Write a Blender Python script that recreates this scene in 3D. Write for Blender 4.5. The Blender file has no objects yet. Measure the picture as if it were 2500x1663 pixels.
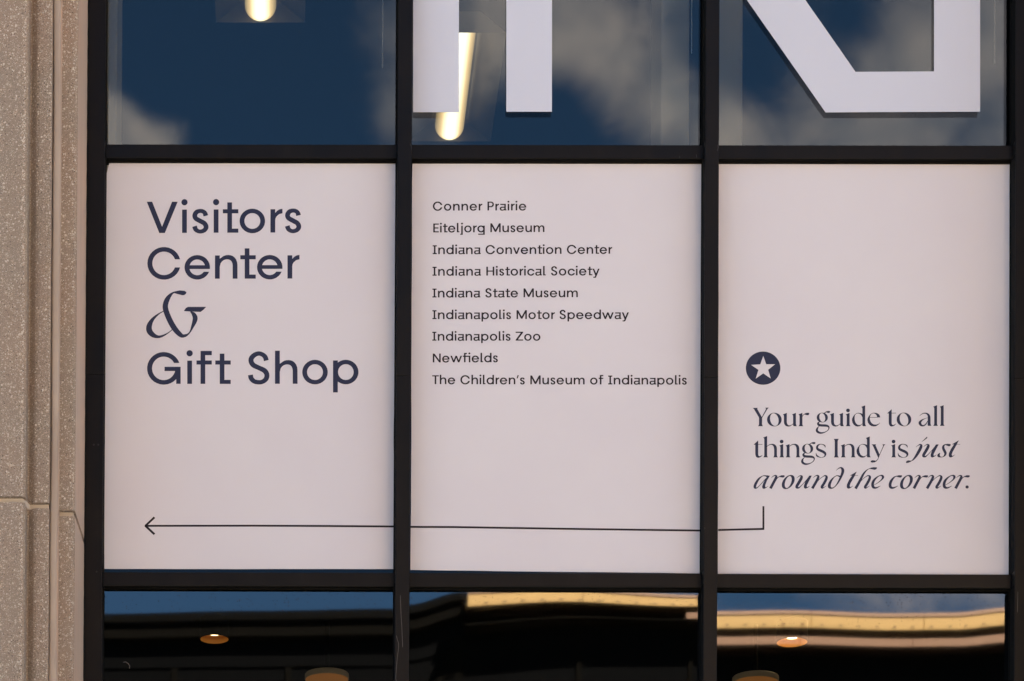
import bpy, math, random
from mathutils import Matrix, Vector
from mathutils.geometry import tessellate_polygon
random.seed(7)
C = bpy.context.scene.collection
SC = bpy.context.scene
rad = math.radians

# ------------------------------------------------------------------ camera
F, PX, PY, D, CZ = 7200.0, 620.0, 3730.0, 12.0, 1.6     # focal in photo px, principal point, distance to glass, eye height
ROT = Matrix.Rotation(rad(0.53727), 3, 'Z') @ Matrix.Rotation(rad(-0.34230), 3, 'Y') @ Matrix.Rotation(rad(0.79689), 3, 'X')
cam = bpy.data.cameras.new('camera'); co = bpy.data.objects.new('camera', cam); C.objects.link(co)
co.matrix_world = Matrix.Translation((0, -D, CZ)) @ (ROT @ Matrix.Rotation(rad(90), 3, 'X')).to_4x4()
cam.sensor_width = 36; cam.lens = F / 2500 * 36
cam.shift_x = (1250 - PX) / 2500; cam.shift_y = (PY - 831.5) / 2500
cam.clip_start = 0.1; cam.clip_end = 3000
SC.camera = co

# ------------------------------------------------------------------ render / colour
SC.render.engine = 'CYCLES'
SC.view_settings.view_transform = 'Standard'; SC.view_settings.look = 'None'
SC.view_settings.gamma = 1.0; SC.view_settings.use_curve_mapping = False
SC.view_settings.exposure = 2.58
SUN_EL, SUN_AZ = 50.0, 22.0       # sun stands behind our building, a little to the right (azimuth from +Y towards +X)

# ------------------------------------------------------------------ sun
sl = bpy.data.lights.new('sun', 'SUN'); sl.energy = 5.0; sl.angle = rad(0.5); sl.color = (1.0, 0.93, 0.82)
so = bpy.data.objects.new('sun', sl); C.objects.link(so)
sd = Vector((math.sin(rad(SUN_AZ)) * math.cos(rad(SUN_EL)), math.cos(rad(SUN_AZ)) * math.cos(rad(SUN_EL)), math.sin(rad(SUN_EL))))
so.rotation_euler = sd.to_track_quat('Z', 'Y').to_euler(); so.location = (0, 20, 60)

# ------------------------------------------------------------------ world
W = bpy.data.worlds.new('World'); SC.world = W; W.use_nodes = True
N = W.node_tree.nodes; L = W.node_tree.links; N.clear()
def wn(t, **k):
    n = N.new(t)
    for a, b in k.items(): setattr(n, a, b)
    return n
def wm(op, a, b=None, c=None, clamp=False):
    n = N.new('ShaderNodeMath'); n.operation = op; n.use_clamp = clamp
    for i, v in enumerate((a, b, c)):
        if v is None: continue
        if hasattr(v, 'default_value'): L.new(v, n.inputs[i])
        else: n.inputs[i].default_value = v
    return n.outputs[0]
sky = wn('ShaderNodeTexSky', sky_type='NISHITA', sun_disc=False, sun_elevation=rad(SUN_EL), sun_rotation=rad(SUN_AZ))
sky.air_density = 1.0; sky.dust_density = 0.25; sky.ozone_density = 4.0
tc = wn('ShaderNodeTexCoord')
vec = tc.outputs['Generated']
n1 = wn('ShaderNodeTexNoise'); n1.inputs['Scale'].default_value = 40; n1.inputs['Detail'].default_value = 9; n1.inputs['Roughness'].default_value = 0.60; n1.inputs['Distortion'].default_value = 0.35
n2 = wn('ShaderNodeTexNoise'); n2.inputs['Scale'].default_value = 5; n2.inputs['Detail'].default_value = 3
L.new(vec, n1.inputs['Vector']); L.new(vec, n2.inputs['Vector'])
def skydir(px, py):      # sky direction mirrored by the facade at a photo position
    v = ROT @ Vector(((px - PX) / F, 1, (PY - py) / F)); v.y = -v.y
    return v.normalized()
bias = wm('MULTIPLY_ADD', n1.outputs['Fac'], 1.9, -0.95)
big = wm('MULTIPLY_ADD', n2.outputs['Fac'], 0.9, -0.47)
acc = wm('ADD', bias, big)
for px, py, s, a in ((275, 270, 40, .95), (425, 325, 52, .95), (320, 370, 70, .9), (955, 60, 75, .32), (950, 255, 55, .45),
                     (1190, 50, 110, .75), (1330, 80, 100, .7), (1450, 70, 100, .6), (1570, 130, 80, .35), (1700, 300, 70, .34), (1540, 330, 70, .18),
                     (1440, 250, 90, -.3), (1280, 330, 90, -.35), (1620, 60, 60, -.3), (1840, 190, 85, -.38), (1795, 60, 50, -.3), (1800, 100, 35, .3), (2040, 80, 60, -.35),
                     (1770, 320, 60, .5), (2150, 300, 200, .42), (2260, 80, 130, .4), (2440, 160, 120, .45), (2000, 330, 110, .25),
                     (560, 150, 190, -.5), (700, 330, 130, -.5), (450, 90, 120, -.35),
                     (2250, 1440, 260, .4), (1820, 1440, 70, -.3), (1600, 1440, 110, .22), (500, 1440, 300, -.5), (1000, 1440, 150, -.5)):
    d = skydir(px, py); k = (F / s) ** 2 / (1 + d.z ** 2 / 1.0) 
    dp = wn('ShaderNodeVectorMath', operation='DOT_PRODUCT'); L.new(vec, dp.inputs[0]); dp.inputs[1].default_value = d
    e = wm('EXPONENT', wm('MULTIPLY', wm('SUBTRACT', dp.outputs['Value'], 1.0), k))
    acc = wm('MULTIPLY_ADD', e, a, acc)
mr = wn('ShaderNodeMapRange', interpolation_type='SMOOTHERSTEP'); L.new(acc, mr.inputs['Value'])
mr.inputs['From Min'].default_value = -0.16; mr.inputs['From Max'].default_value = 1.02
tint = wn('ShaderNodeMix', data_type='RGBA', blend_type='MULTIPLY'); tint.inputs['Factor'].default_value = 1
L.new(sky.outputs[0], tint.inputs['A']); tint.inputs['B'].default_value = (0.42, 0.59, 0.66, 1)
mx = wn('ShaderNodeMix', data_type='RGBA'); L.new(mr.outputs[0], mx.inputs['Factor'])
L.new(tint.outputs['Result'], mx.inputs['A']); n3 = wn('ShaderNodeTexNoise'); n3.inputs['Scale'].default_value = 55; n3.inputs['Detail'].default_value = 5; L.new(vec, n3.inputs['Vector'])
ccol = wn('ShaderNodeMix', data_type='RGBA'); L.new(wm('MULTIPLY_ADD', n3.outputs['Fac'], 3.0, -1.0, clamp=True), ccol.inputs['Factor'])
ccol.inputs['A'].default_value = (3.3, 3.5, 4.1, 1); ccol.inputs['B'].default_value = (7.0, 6.2, 5.9, 1); L.new(ccol.outputs['Result'], mx.inputs['B'])
bg = wn('ShaderNodeBackground'); bg.inputs['Strength'].default_value = 0.05
L.new(mx.outputs['Result'], bg.inputs['Color'])
wo = wn('ShaderNodeOutputWorld'); L.new(bg.outputs[0], wo.inputs['Surface'])

# ------------------------------------------------------------------ helpers
def at(px, py, y=0.0):          # photo position -> point on the plane y = const
    v = ROT @ Vector(((px - PX) / F, 1, (PY - py) / F)); t = (y + D) / v.y
    return Vector((v.x * t, y, CZ + v.z * t))
def atz(px, py, z):             # photo position -> point on the level z = const
    v = ROT @ Vector(((px - PX) / F, 1, (PY - py) / F)); t = (z - CZ) / v.z
    return Vector((v.x * t, -D + t, z)) if v.y == 1 else Vector((v.x * t, -D + v.y * t, z))
class MB:
    def __init__(s): s.v, s.f = [], []
    def add(s, vs, fs):
        o = len(s.v); s.v += [tuple(p) for p in vs]; s.f += [tuple(i + o for i in f) for f in fs]; return s
    def box(s, x0, x1, y0, y1, z0, z1):
        return s.add([(x0, y0, z0), (x1, y0, z0), (x1, y1, z0), (x0, y1, z0), (x0, y0, z1), (x1, y0, z1), (x1, y1, z1), (x0, y1, z1)],
                     [(0, 3, 2, 1), (4, 5, 6, 7), (0, 1, 5, 4), (1, 2, 6, 5), (2, 3, 7, 6), (3, 0, 4, 7)])
    def prism(s, pts, z0, z1):    # plan polygon (x,y) counterclockwise seen from above
        n = len(pts); vs = [(x, y, z0) for x, y in pts] + [(x, y, z1) for x, y in pts]
        fs = [(i, (i + 1) % n, n + (i + 1) % n, n + i) for i in range(n)]
        for t in tessellate_polygon([[Vector((x, y, 0)) for x, y in pts]]):
            fs += [(t[0], t[1], t[2]), tuple(n + i for i in t)]
        return s.add(vs, fs)
    def lathe(s, prof, cx, cy, n=40):     # profile (r,z)
        vs = []; fs = []
        for r, z in prof:
            for k in range(n):
                a = 2 * math.pi * k / n; vs.append((cx + r * math.cos(a), cy + r * math.sin(a), z))
        for j in range(len(prof) - 1):
            for k in range(n): fs.append((j * n + k, j * n + (k + 1) % n, (j + 1) * n + (k + 1) % n, (j + 1) * n + k))
        return s.add(vs, fs)
    def disc(s, cx, cy, z, r, n=40):
        return s.add([(cx + r * math.cos(2 * math.pi * k / n), cy + r * math.sin(2 * math.pi * k / n), z) for k in range(n)], [tuple(range(n))])
    def build(s, name, mat, parent=None, smooth=False, bevel=0):
        me = bpy.data.meshes.new(name); me.from_pydata(s.v, [], s.f); me.update()
        if smooth:
            for p in me.polygons: p.use_smooth = True
        me.materials.append(mat)
        o = bpy.data.objects.new(name, me); C.objects.link(o)
        if bevel:
            b = o.modifiers.new('bevel', 'BEVEL'); b.width = bevel; b.segments = 2; b.limit_method = 'ANGLE'
        if parent:
            o.parent = parent; o.matrix_parent_inverse = parent.matrix_world.inverted()
        return o
def tag(o, label=None, cat=None, group=None, kind=None):
    for k, v in (('label', label), ('category', cat), ('group', group), ('kind', kind)):
        if v: o[k] = v
    return o
def empty(name, loc, label, cat, group=None):
    o = bpy.data.objects.new(name, None); C.objects.link(o); o.location = loc; o.empty_display_size = .1
    o.matrix_world = Matrix.Translation(loc)
    return tag(o, label, cat, group)

# ------------------------------------------------------------------ materials
def mat(name, col=(.5, .5, .5), rough=.6, spec=.5, metal=0):
    m = bpy.data.materials.new(name); m.use_nodes = True
    b = m.node_tree.nodes['Principled BSDF']; b.inputs['Base Color'].default_value = (*col, 1)
    b.inputs['Roughness'].default_value = rough; b.inputs['Specular IOR Level'].default_value = spec; b.inputs['Metallic'].default_value = metal
    return m
def mnode(m, t, **k):
    n = m.node_tree.nodes.new(t)
    for a, b in k.items():
        if a in n.inputs: n.inputs[a].default_value = b
        else: setattr(n, a, b)
    return n
def objco(m, scale=(1, 1, 1)):
    t = m.node_tree.nodes.new('ShaderNodeTexCoord'); mp = m.node_tree.nodes.new('ShaderNodeMapping'); mp.inputs['Scale'].default_value = scale
    m.node_tree.links.new(t.outputs['Object'], mp.inputs['Vector']); return mp.outputs[0]
def ramp(m, src, stops):
    r = m.node_tree.nodes.new('ShaderNodeValToRGB'); e = r.color_ramp.elements
    while len(e) < len(stops): e.new(0.5)
    for i, (p, c) in enumerate(stops): e[i].position = p; e[i].color = (*c, 1) if len(c) == 3 else c
    m.node_tree.links.new(src, r.inputs[0]); return r.outputs[0]
def mixc(m, fac, a, b, mode='MIX'):
    n = m.node_tree.nodes.new('ShaderNodeMix'); n.data_type = 'RGBA'; n.blend_type = mode
    for v, s in ((fac, 'Factor'), (a, 'A'), (b, 'B')):
        if hasattr(v, 'is_linked'): m.node_tree.links.new(v, n.inputs[s])
        elif isinstance(v, (int, float)): n.inputs[s].default_value = v
        else: n.inputs[s].default_value = (*v, 1)
    return n.outputs['Result']
def bsdf(m): return m.node_tree.nodes['Principled BSDF']
def lk(m, a, b): m.node_tree.links.new(a, b)
def noise(m, co, sc, det=4, ro=.55):
    n = mnode(m, 'ShaderNodeTexNoise'); n.inputs['Scale'].default_value = sc; n.inputs['Detail'].default_value = det; n.inputs['Roughness'].default_value = ro
    lk(m, co, n.inputs['Vector']); return n.outputs['Fac']
def voro(m, co, sc, feat='F1'):
    n = mnode(m, 'ShaderNodeTexVoronoi'); n.feature = feat; n.inputs['Scale'].default_value = sc; lk(m, co, n.inputs['Vector']); return n
def mth(m, op, a, b=0.0, c=0.0, clamp=False):
    n = m.node_tree.nodes.new('ShaderNodeMath'); n.operation = op; n.use_clamp = clamp
    for i, v in enumerate((a, b, c)):
        if hasattr(v, 'is_linked'): lk(m, v, n.inputs[i])
        else: n.inputs[i].default_value = v
    return n.outputs[0]
def bump(m, h, strength, dist):
    b = mnode(m, 'ShaderNodeBump'); b.inputs['Strength'].default_value = strength; b.inputs['Distance'].default_value = dist
    lk(m, h, b.inputs['Height']); lk(m, b.outputs[0], bsdf(m).inputs['Normal'])

def aggregate(name, base, dark, smooth=False):
    m = mat(name, base, .9, .25); co_ = objco(m)
    big = noise(m, co_, 3.0, 4); mid = noise(m, co_, 30, 4); fine = noise(m, co_, 420, 3, .7)
    warm = ramp(m, big, [(.35, base), (.7, tuple(c * f for c, f in zip(base, (1.08, .98, .94))))])
    col = mixc(m, mth(m, 'MULTIPLY', ramp(m, fine, [(.35, (1, 1, 1)), (.62, (0, 0, 0))]), .25 if smooth else .75), warm, dark)
    if not smooth:
        # pale pebbles of several sizes, clustered
        for sc, thr, w in ((85, .80, .85), (150, .70, .85), (260, .66, .7)):
            v = voro(m, co_, sc); sel = mnode(m, 'ShaderNodeSeparateColor'); lk(m, v.outputs['Color'], sel.inputs[0])
            pick = mth(m, 'GREATER_THAN', mth(m, 'ADD', sel.outputs[0], mth(m, 'MULTIPLY', mth(m, 'SUBTRACT', mid, .5), .9)), thr)
            inside = mth(m, 'LESS_THAN', v.outputs['Distance'], .36)
            f = mth(m, 'MULTIPLY', mth(m, 'MULTIPLY', pick, inside), w)
            pc = ramp(m, sel.outputs[1], [(0, (.66, .60, .52)), (.5, (.50, .42, .34)), (1, (.80, .76, .70))])
            col = mixc(m, f, col, pc)
        v = voro(m, co_, 170); s2 = mnode(m, 'ShaderNodeSeparateColor'); lk(m, v.outputs['Color'], s2.inputs[0])
        pit = mth(m, 'MULTIPLY', mth(m, 'GREATER_THAN', s2.outputs[2], .93), mth(m, 'LESS_THAN', v.outputs['Distance'], .3))
        col = mixc(m, mth(m, 'MULTIPLY', pit, .85), col, (.03, .027, .024))
    stain = noise(m, objco(m, (6, 6, .7)), 2.2, 5)
    col = mixc(m, mth(m, 'MULTIPLY', ramp(m, stain, [(.45, (0, 0, 0)), (.75, (1, 1, 1))]), .35), col, tuple(c * .72 for c in base))
    lk(m, col, bsdf(m).inputs['Base Color'])
    v = voro(m, co_, 190); h = mth(m, 'ADD', mth(m, 'MULTIPLY', v.outputs['Distance'], .6), mth(m, 'MULTIPLY', fine, .6))
    bump(m, h, .25 if smooth else .9, .002 if smooth else .004)
    return m
M = {}
M['agg'] = aggregate('exposed_aggregate_concrete', (.44, .365, .30), (.13, .105, .085))
M['smooth'] = aggregate('smooth_concrete', (.54, .43, .355), (.36, .28, .23), True)
M['seal'] = mat('beige_sealant', (.46, .385, .325), .55, .3)
_m = M['seal']; lk(_m, ramp(_m, noise(_m, objco(_m, (1, 1, .25)), 14, 3), [(.3, (.40, .325, .27)), (.7, (.48, .40, .335))]), bsdf(_m).inputs['Base Color'])
M['pale_seal'] = mat('pale_joint_sealant', (.58, .51, .445), .6, .3)
M['frame'] = mat('dark_anodised_aluminium', (.008, .007, .007), .45, .22)
_m = M['frame']; f_ = noise(_m, objco(_m, (1, 1, .4)), 9, 6, .65)
lk(_m, ramp(_m, f_, [(.35, (.0042, .0035, .0034)), (.6, (.0062, .0050, .0049)), (.8, (.013, .0105, .010))]), bsdf(_m).inputs['Base Color'])
lk(_m, ramp(_m, f_, [(.3, (.34,) * 3), (.8, (.55,) * 3)]), bsdf(_m).inputs['Roughness'])
M['gasket_and_shadow'] = mat('black_rubber', (.004, .004, .004), .85, .15)
M['film'] = mat('blush_printed_film', (.70, .62, .635), .55, .3)
_m = M['film']; lk(_m, ramp(_m, noise(_m, objco(_m), 2.3, 3), [(.3, (.700, .682, .755)), (.7, (.722, .710, .775))]), bsdf(_m).inputs['Base Color'])
_fn = noise(_m, objco(_m, (1, 1, .35)), 1.7, 2); bump(_m, _fn, .35, .02)
M['ink'] = mat('navy_ink', (.026, .032, .072), .5, .25)
M['ink2'] = mat('dark_plum_ink', (.014, .009, .016), .5, .25)
M['white'] = mat('white_vinyl_letter', (.69, .735, .88), .5, .3); bsdf(M['white']).inputs['Alpha'].default_value = .91
M['dark_in'] = mat('dark_interior_paint', (.012, .011, .010), .9, .1)
M['column'] = mat('pale_interior_column', (.34, .32, .31), .8, .2)
M['cord'] = mat('white_cord', (.75, .72, .70), .7)
M['trough'] = mat('lamp_reflector_metal', (.12, .105, .09), .45, .5)
M['gold'] = mat('gold_reflector', (.55, .27, .06), .5, .5)
M['rim'] = mat('lamp_rim_paint', (.10, .085, .06), .6)
def emis(name, col, s):
    m = mat(name, col, .5); b = bsdf(m); b.inputs['Emission Color'].default_value = (*col, 1); b.inputs['Emission Strength'].default_value = s; return m
M['bulb'] = emis('lamp_bulb', (1, .78, .42), 1.6)
M['rim_glow'] = emis('faintly_glowing_rim', (.5, .40, .25), .012)  # glow put into the drum rim so it shows in the unlit room
M['bulb_bright'] = emis('bright_lamp_bulb', (1, .80, .42), 5.0)
M['drum'] = emis('drum_diffuser', (.75, .30, .08), .05)
def glass(name, refl, tr=(.55, .6, .6), specks=False, tintc=(1, 1, 1)):
    m = bpy.data.materials.new(name); m.use_nodes = True; nt = m.node_tree; nt.nodes.clear()
    rgh = .015 if specks else .0
    t = nt.nodes.new('ShaderNodeBsdfTransparent'); t.inputs[0].default_value = (*tr, 1)
    g = nt.nodes.new('ShaderNodeBsdfGlossy'); g.inputs['Roughness'].default_value = rgh; g.inputs['Color'].default_value = (*tintc, 1)
    fr = nt.nodes.new('ShaderNodeFresnel'); fr.inputs['IOR'].default_value = 1.5
    ad = mth(m, 'MULTIPLY_ADD', fr.outputs[0], .8, refl - .03)
    x = nt.nodes.new('ShaderNodeMixShader'); lk(m, ad, x.inputs[0]); lk(m, t.outputs[0], x.inputs[1]); lk(m, g.outputs[0], x.inputs[2])
    o = nt.nodes.new('ShaderNodeOutputMaterial'); out = x.outputs[0]
    if specks:
        co_ = objco(m); v = voro(m, co_, 130); s = nt.nodes.new('ShaderNodeSeparateColor'); lk(m, v.outputs['Color'], s.inputs[0])
        cl = noise(m, objco(m, (5, 1, 1.2)), 1.6, 3)
        xyz = nt.nodes.new('ShaderNodeSeparateXYZ'); lk(m, nt.nodes[[n.name for n in nt.nodes if n.type == 'TEX_COORD'][0]].outputs['Object'], xyz.inputs[0])
        top = mth(m, 'MULTIPLY_ADD', xyz.outputs['Z'], 5.0, 1.0, clamp=True)       # origin of the pane sits on its top edge
        thr = mth(m, 'MULTIPLY', mth(m, 'SUBTRACT', cl, .42), mth(m, 'MULTIPLY', top, 2.2))
        d = mth(m, 'MULTIPLY', mth(m, 'LESS_THAN', s.outputs[0], thr), mth(m, 'LESS_THAN', v.outputs['Distance'], .26))
        df = nt.nodes.new('ShaderNodeBsdfDiffuse'); df.inputs[0].default_value = (.045, .035, .03, 1)
        x2 = nt.nodes.new('ShaderNodeMixShader'); lk(m, mth(m, 'MULTIPLY', d, .8), x2.inputs[0]); lk(m, out, x2.inputs[1]); lk(m, df.outputs[0], x2.inputs[2]); out = x2.outputs[0]
    lk(m, out, o.inputs[0]); return m
M['glass'] = glass('window_glass', .035, (.86, .89, .88)); M['glass_in'] = glass('coated_inner_glass', .075, (.80, .83, .82))
M['glass_low'] = glass('reflective_window_glass', .15, (.62, .60, .55), True)
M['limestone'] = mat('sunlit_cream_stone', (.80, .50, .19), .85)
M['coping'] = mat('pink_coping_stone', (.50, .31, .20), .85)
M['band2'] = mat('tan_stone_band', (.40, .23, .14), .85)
M['dark_clad'] = mat('dark_bronze_cladding', (.0042, .0032, .0016), .7, .05)
M['bronze'] = mat('notch_shadow_tan', (.40, .24, .10), .6)
M['dark_glass'] = mat('dark_facade_glass', (.004, .004, .004), .6, .02)
M['asphalt'] = mat('asphalt', (.055, .053, .052), .9)
_m = M['asphalt']; lk(_m, ramp(_m, noise(_m, objco(_m), 60, 6, .7), [(.3, (.04, .039, .038)), (.7, (.075, .072, .068))]), bsdf(_m).inputs['Base Color'])
M['paving'] = mat('concrete_paving', (.46, .40, .34), .9)
_m = M['paving']; lk(_m, ramp(_m, noise(_m, objco(_m), 8, 6, .6), [(.3, (.42, .365, .31)), (.7, (.50, .44, .37))]), bsdf(_m).inputs['Base Color'])
M['kerb'] = mat('kerb_stone', (.40, .37, .33), .9)
M['line'] = mat('road_paint', (.75, .74, .70), .7)
M['earth'] = mat('ground', (.10, .10, .08), 1)

# ------------------------------------------------------------------ facade dimensions (fitted)
MX = [(-.8211, -.7528), (.4380, .4951), (1.6881, 1.7430), (2.9462, 3.0011)]      # mullion faces, left and right
TZ = [(CZ + 5.7639, CZ + 5.8192), (CZ + 4.0067, CZ + 4.0625)]                   # transoms
ZT, ZB = CZ + 8.2, CZ + 2.3
GY = 0.0; MY, TY = -.077, -.030

# ------------------------------------------------------------------ ground
MB().box(-400, 400, -400, 400, -1.0, -.30).build('ground', M['earth'])['kind'] = 'structure'
tag(MB().box(-80, 80, -34.0, -14.2, -.29, -.13).build('road', M['asphalt']), kind='structure')
tag(MB().box(-80, 80, -14.0, -.05, -.29, .0).build('pavement', M['paving']), kind='structure')
tag(MB().box(-80, 80, -40.05, -34.2, -.29, .0).build('pavement', M['paving']), kind='structure')
for y in (-14.2, -34.2): tag(MB().box(-80, 80, y, y + .2, -.29, .01).build('kerb', M['kerb'], bevel=.015), kind='structure')
mk = MB()
for i in range(-20, 20): mk.box(i * 4, i * 4 + 2, -24.2, -24.05, -.13, -.126)
tag(mk.build('road_marking', M['line']), kind='structure')

# ------------------------------------------------------------------ our building: shell, floors, rooms
bld = empty('visitor_building', (1.1, 5, 0), 'concrete building that holds the dark framed shop window', 'building')
XR = 3.06
p = MB()
p.box(-9, -.82 - .6, .25, .6, 0, CZ + 9.2).box(XR, 12, -.3, .3, 0, CZ + 9.2)
p.box(-1.42, XR, -.25, .12, ZT + .02, CZ + 9.2).box(-1.42, XR, -.25, .12, 0, ZB - .02)
p.build('wall', M['agg'], bld)
p = MB(); p.box(-9, -8.7, .6, 12, 0, CZ + 9.2).box(11.7, 12, .3, 12, 0, CZ + 9.2).box(-9, 12, 12, 12.3, 0, CZ + 9.2)
p.build('wall', M['agg'], bld)
MB().box(-9, 12, -.2, 12.3, CZ + 9.21, CZ + 9.5).build('roof', M['smooth'], bld)
p = MB(); p.box(-8.69, 11.69, .16, 11.98, CZ + 4.95, CZ + 5.3)
tag(p.build('floor_slab', M['dark_in']), kind='structure')
CEIL_U = CZ + 7.1
tag(MB().box(-8.69, 11.69, .16, 11.98, CEIL_U + .16, CEIL_U + .3).build('ceiling', M['dark_in']), kind='structure')
tag(MB().box(-8.69, 11.69, .16, 11.98, .02, .2).build('floor', M['dark_in']), kind='structure')
tag(MB().box(-8.69, 11.69, 9, 9.2, .2, CZ + 4.94).box(-8.69, 11.69, 9, 9.2, CZ + 5.31, CEIL_U + .15).build('interior_wall', M['dark_in']), kind='structure')

# ------------------------------------------------------------------ concrete pier with precast panels
pier = empty('concrete_pier', (-1.2, -.3, 0), 'exposed aggregate concrete pier with stepped edges left of the window', 'wall')
yA, yB, yS, yC, yD = -.55, -.485, -.462, -.40, -.079
R0 = 690
xs = lambda px, y: at(px, R0, y).x
A1, B0, B1, S0, S1, C0, C1, D1 = xs(62, yA), xs(80, yB), xs(124, yB), xs(126, yS), xs(144.5, yS), xs(145.5, yC), xs(184, yC), -.823
# profile of the panel left of the sealant bead, then of the panel right of it
left = [(-2.2, .24), (-2.2, yA), (A1 - .004, yA), (A1 + .004, yA + .006), (A1 + .007, yB + .020), (B0 - .010, yB + .022), (B0 + .010, yB + .004), (B0 + .022, yB), (B1 - .006, yB), (B1, yB + .006), (B1, -.33), (B1, .24)]
right = [(B1 + .002, .24), (B1 + .002, -.345), (C0 - .004, -.345), (C0 - .004, yC + .006), (C0 + .002, yC), (C1 - .006, yC), (C1 + .004, yC + .008)]
zj = at(212, 1328, -.08).z + .010
jg = .0115
def col_panel(prof, name, m, z0, z1):
    q = MB().prism(prof[::1], z0, z1); return q.build(name, m, pier, bevel=0)
for z0, z1 in ((0, zj - jg), (zj + jg, CZ + 9.2)):
    col_panel(left, 'precast_panel', M['agg'], z0, z1)
    col_panel(right + [(C1 + .004, .24)], 'precast_panel', M['agg'], z0, z1)
    # smooth splayed return between the rough face and the window frame
    MB().prism([(C1 + .0045, .24), (C1 + .0045, yC + .009), (D1 - .004, yD), (D1 - .004, .24)], z0, z1).build('window_return', M['smooth'], pier)
# sealant in the horizontal joint, a little recessed
rec = .024
MB().prism([(-2.2, .2), (-2.2, yA + rec), (A1 - .006, yA + rec), (A1 + .006, yB - .012), (B0 - .008, yB + rec), (B1 - .004, yB + rec), (B1 - .004, .2)], zj - jg, zj + jg).build('joint_sealant', M['pale_seal'], pier)
MB().prism([(B1 + .004, .2), (B1 + .004, -.33), (C0 - .002, -.33), (C0 - .002, yC + rec), (C1 - .004, yC + rec), (D1 - .012, yD + .01), (D1 - .012, .2)], zj - jg, zj + jg).build('joint_sealant', M['pale_seal'], pier)
# vertical sealant bead, hand tooled, slightly wavering
q = MB(); n = 260; w = (S1 - S0) / 2; cx = (S0 + S1) / 2; ring = 7
for k in range(n + 1):
    z = k * (CZ + 9.2) / n; dx = .0012 * math.sin(z * 2.1) + .0009 * math.sin(z * 5.3 + 1); dw = 1 + .05 * math.sin(z * 3.7 + 2) + .04 * math.sin(z * 9.1)
    for j in range(ring):
        a = math.pi * j / (ring - 1); q.v.append((cx + dx - math.cos(a) * w * dw, yS + .02 - min(.02, math.sin(a) * .045) + .003 * math.cos(a) ** 2, z))
for k in range(n):
    for j in range(ring - 1): q.f.append((k * ring + j, k * ring + j + 1, (k + 1) * ring + j + 1, (k + 1) * ring + j))
q.build('joint_sealant', M['seal'], pier, smooth=True)
MB().box(S0 - .001, S1 + .001, yS + .0205, -.346, 0, CZ + 9.2).build('joint_backing', M['smooth'], pier)

# exposed stones standing a few millimetres proud of the cast faces
def stones(name, m, count, seed, rmin, rmax):
    rr = random.Random(seed); q = MB(); z0, z1 = CZ + 2.9, CZ + 7.2
    faces = [(-1.36, A1 - .004, yA, 5), (B0 + .012, B1 - .004, yB, 1.6), (C0, C1 - .005, yC, 1.3)]
    tot = sum((b - a) for a, b, _, _ in faces)
    cl = [(rr.uniform(-1.36, C1), rr.uniform(z0, z1), rr.uniform(.03, .12)) for _ in range(130)]
    n = 0
    while n < count:
        a, b, y, _ = rr.choices(faces, [(f[1] - f[0]) for f in faces])[0]
        x = rr.uniform(a, b); z = rr.uniform(z0, z1)
        if rr.random() < .30:
            x = (b - abs(rr.gauss(0, .006))) if rr.random() < .7 else (a + abs(rr.gauss(0, .006)))
            if not a < x < b: continue
        elif rr.random() < .55:
            k = rr.choice(cl); x = rr.gauss(k[0], k[2] * .6); z = rr.gauss(k[1], k[2])
            if not a < x < b: continue
        r_ = rmin + (rmax - rmin) * rr.random() ** 3
        if abs(z - zj) < jg + r_: continue
        r_ = min(r_, x - a + .002, b - x + .002)
        n += 1; an = rr.uniform(0, math.pi); ex = rr.uniform(.55, 1); ca, sa = math.cos(an), math.sin(an); top = y - r_ * rr.uniform(.25, .6)
        m_ = 6; vs = []
        for j in range(m_):
            t = 2 * math.pi * (j + rr.uniform(-.3, .3)) / m_; u, v = r_ * math.cos(t), r_ * ex * math.sin(t)
            vs.append((x + u * ca - v * sa, y + .001, z + u * sa + v * ca))
        for j in range(m_):
            k = rr.uniform(.45, .8); vs.append((x + (vs[j][0] - x) * k, top + rr.uniform(0, .25) * r_, z + (vs[j][2] - z) * k))
        q.add(vs, [(j, (j + 1) % m_, m_ + (j + 1) % m_, m_ + j) for j in range(m_)] + [tuple(range(m_, 2 * m_))])
    tag(q.build(name, m, pier), kind='stuff')
stones('aggregate_stones', mat('pale_quartz_stone', (.66, .60, .54), .6), 9000, 3, .0011, .0052)
stones('aggregate_stones', mat('tan_river_stone', (.50, .39, .31), .7), 9000, 4, .0011, .0050)
stones('aggregate_stones', mat('dark_stone_chip', (.10, .082, .07), .7), 6500, 5, .0009, .0034)
# black caulk against the return
q = MB(); n = 160; r2 = random.Random(2)
for k in range(n + 1):
    z = ZB + (ZT - ZB) * k / n; d = .0035 + .0015 * r2.random()
    q.v += [(-.8205, -.0785, z), (-.8225 - d, -.0815, z), (-.8225 - d, -.06, z)]
for k in range(n): q.f += [(3 * k, 3 * k + 1, 3 * k + 4, 3 * k + 3), (3 * k + 1, 3 * k + 2, 3 * k + 5, 3 * k + 4)]
q.build('caulk', mat('black_caulk', (.006, .006, .006), .9, .2), pier)

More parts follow.
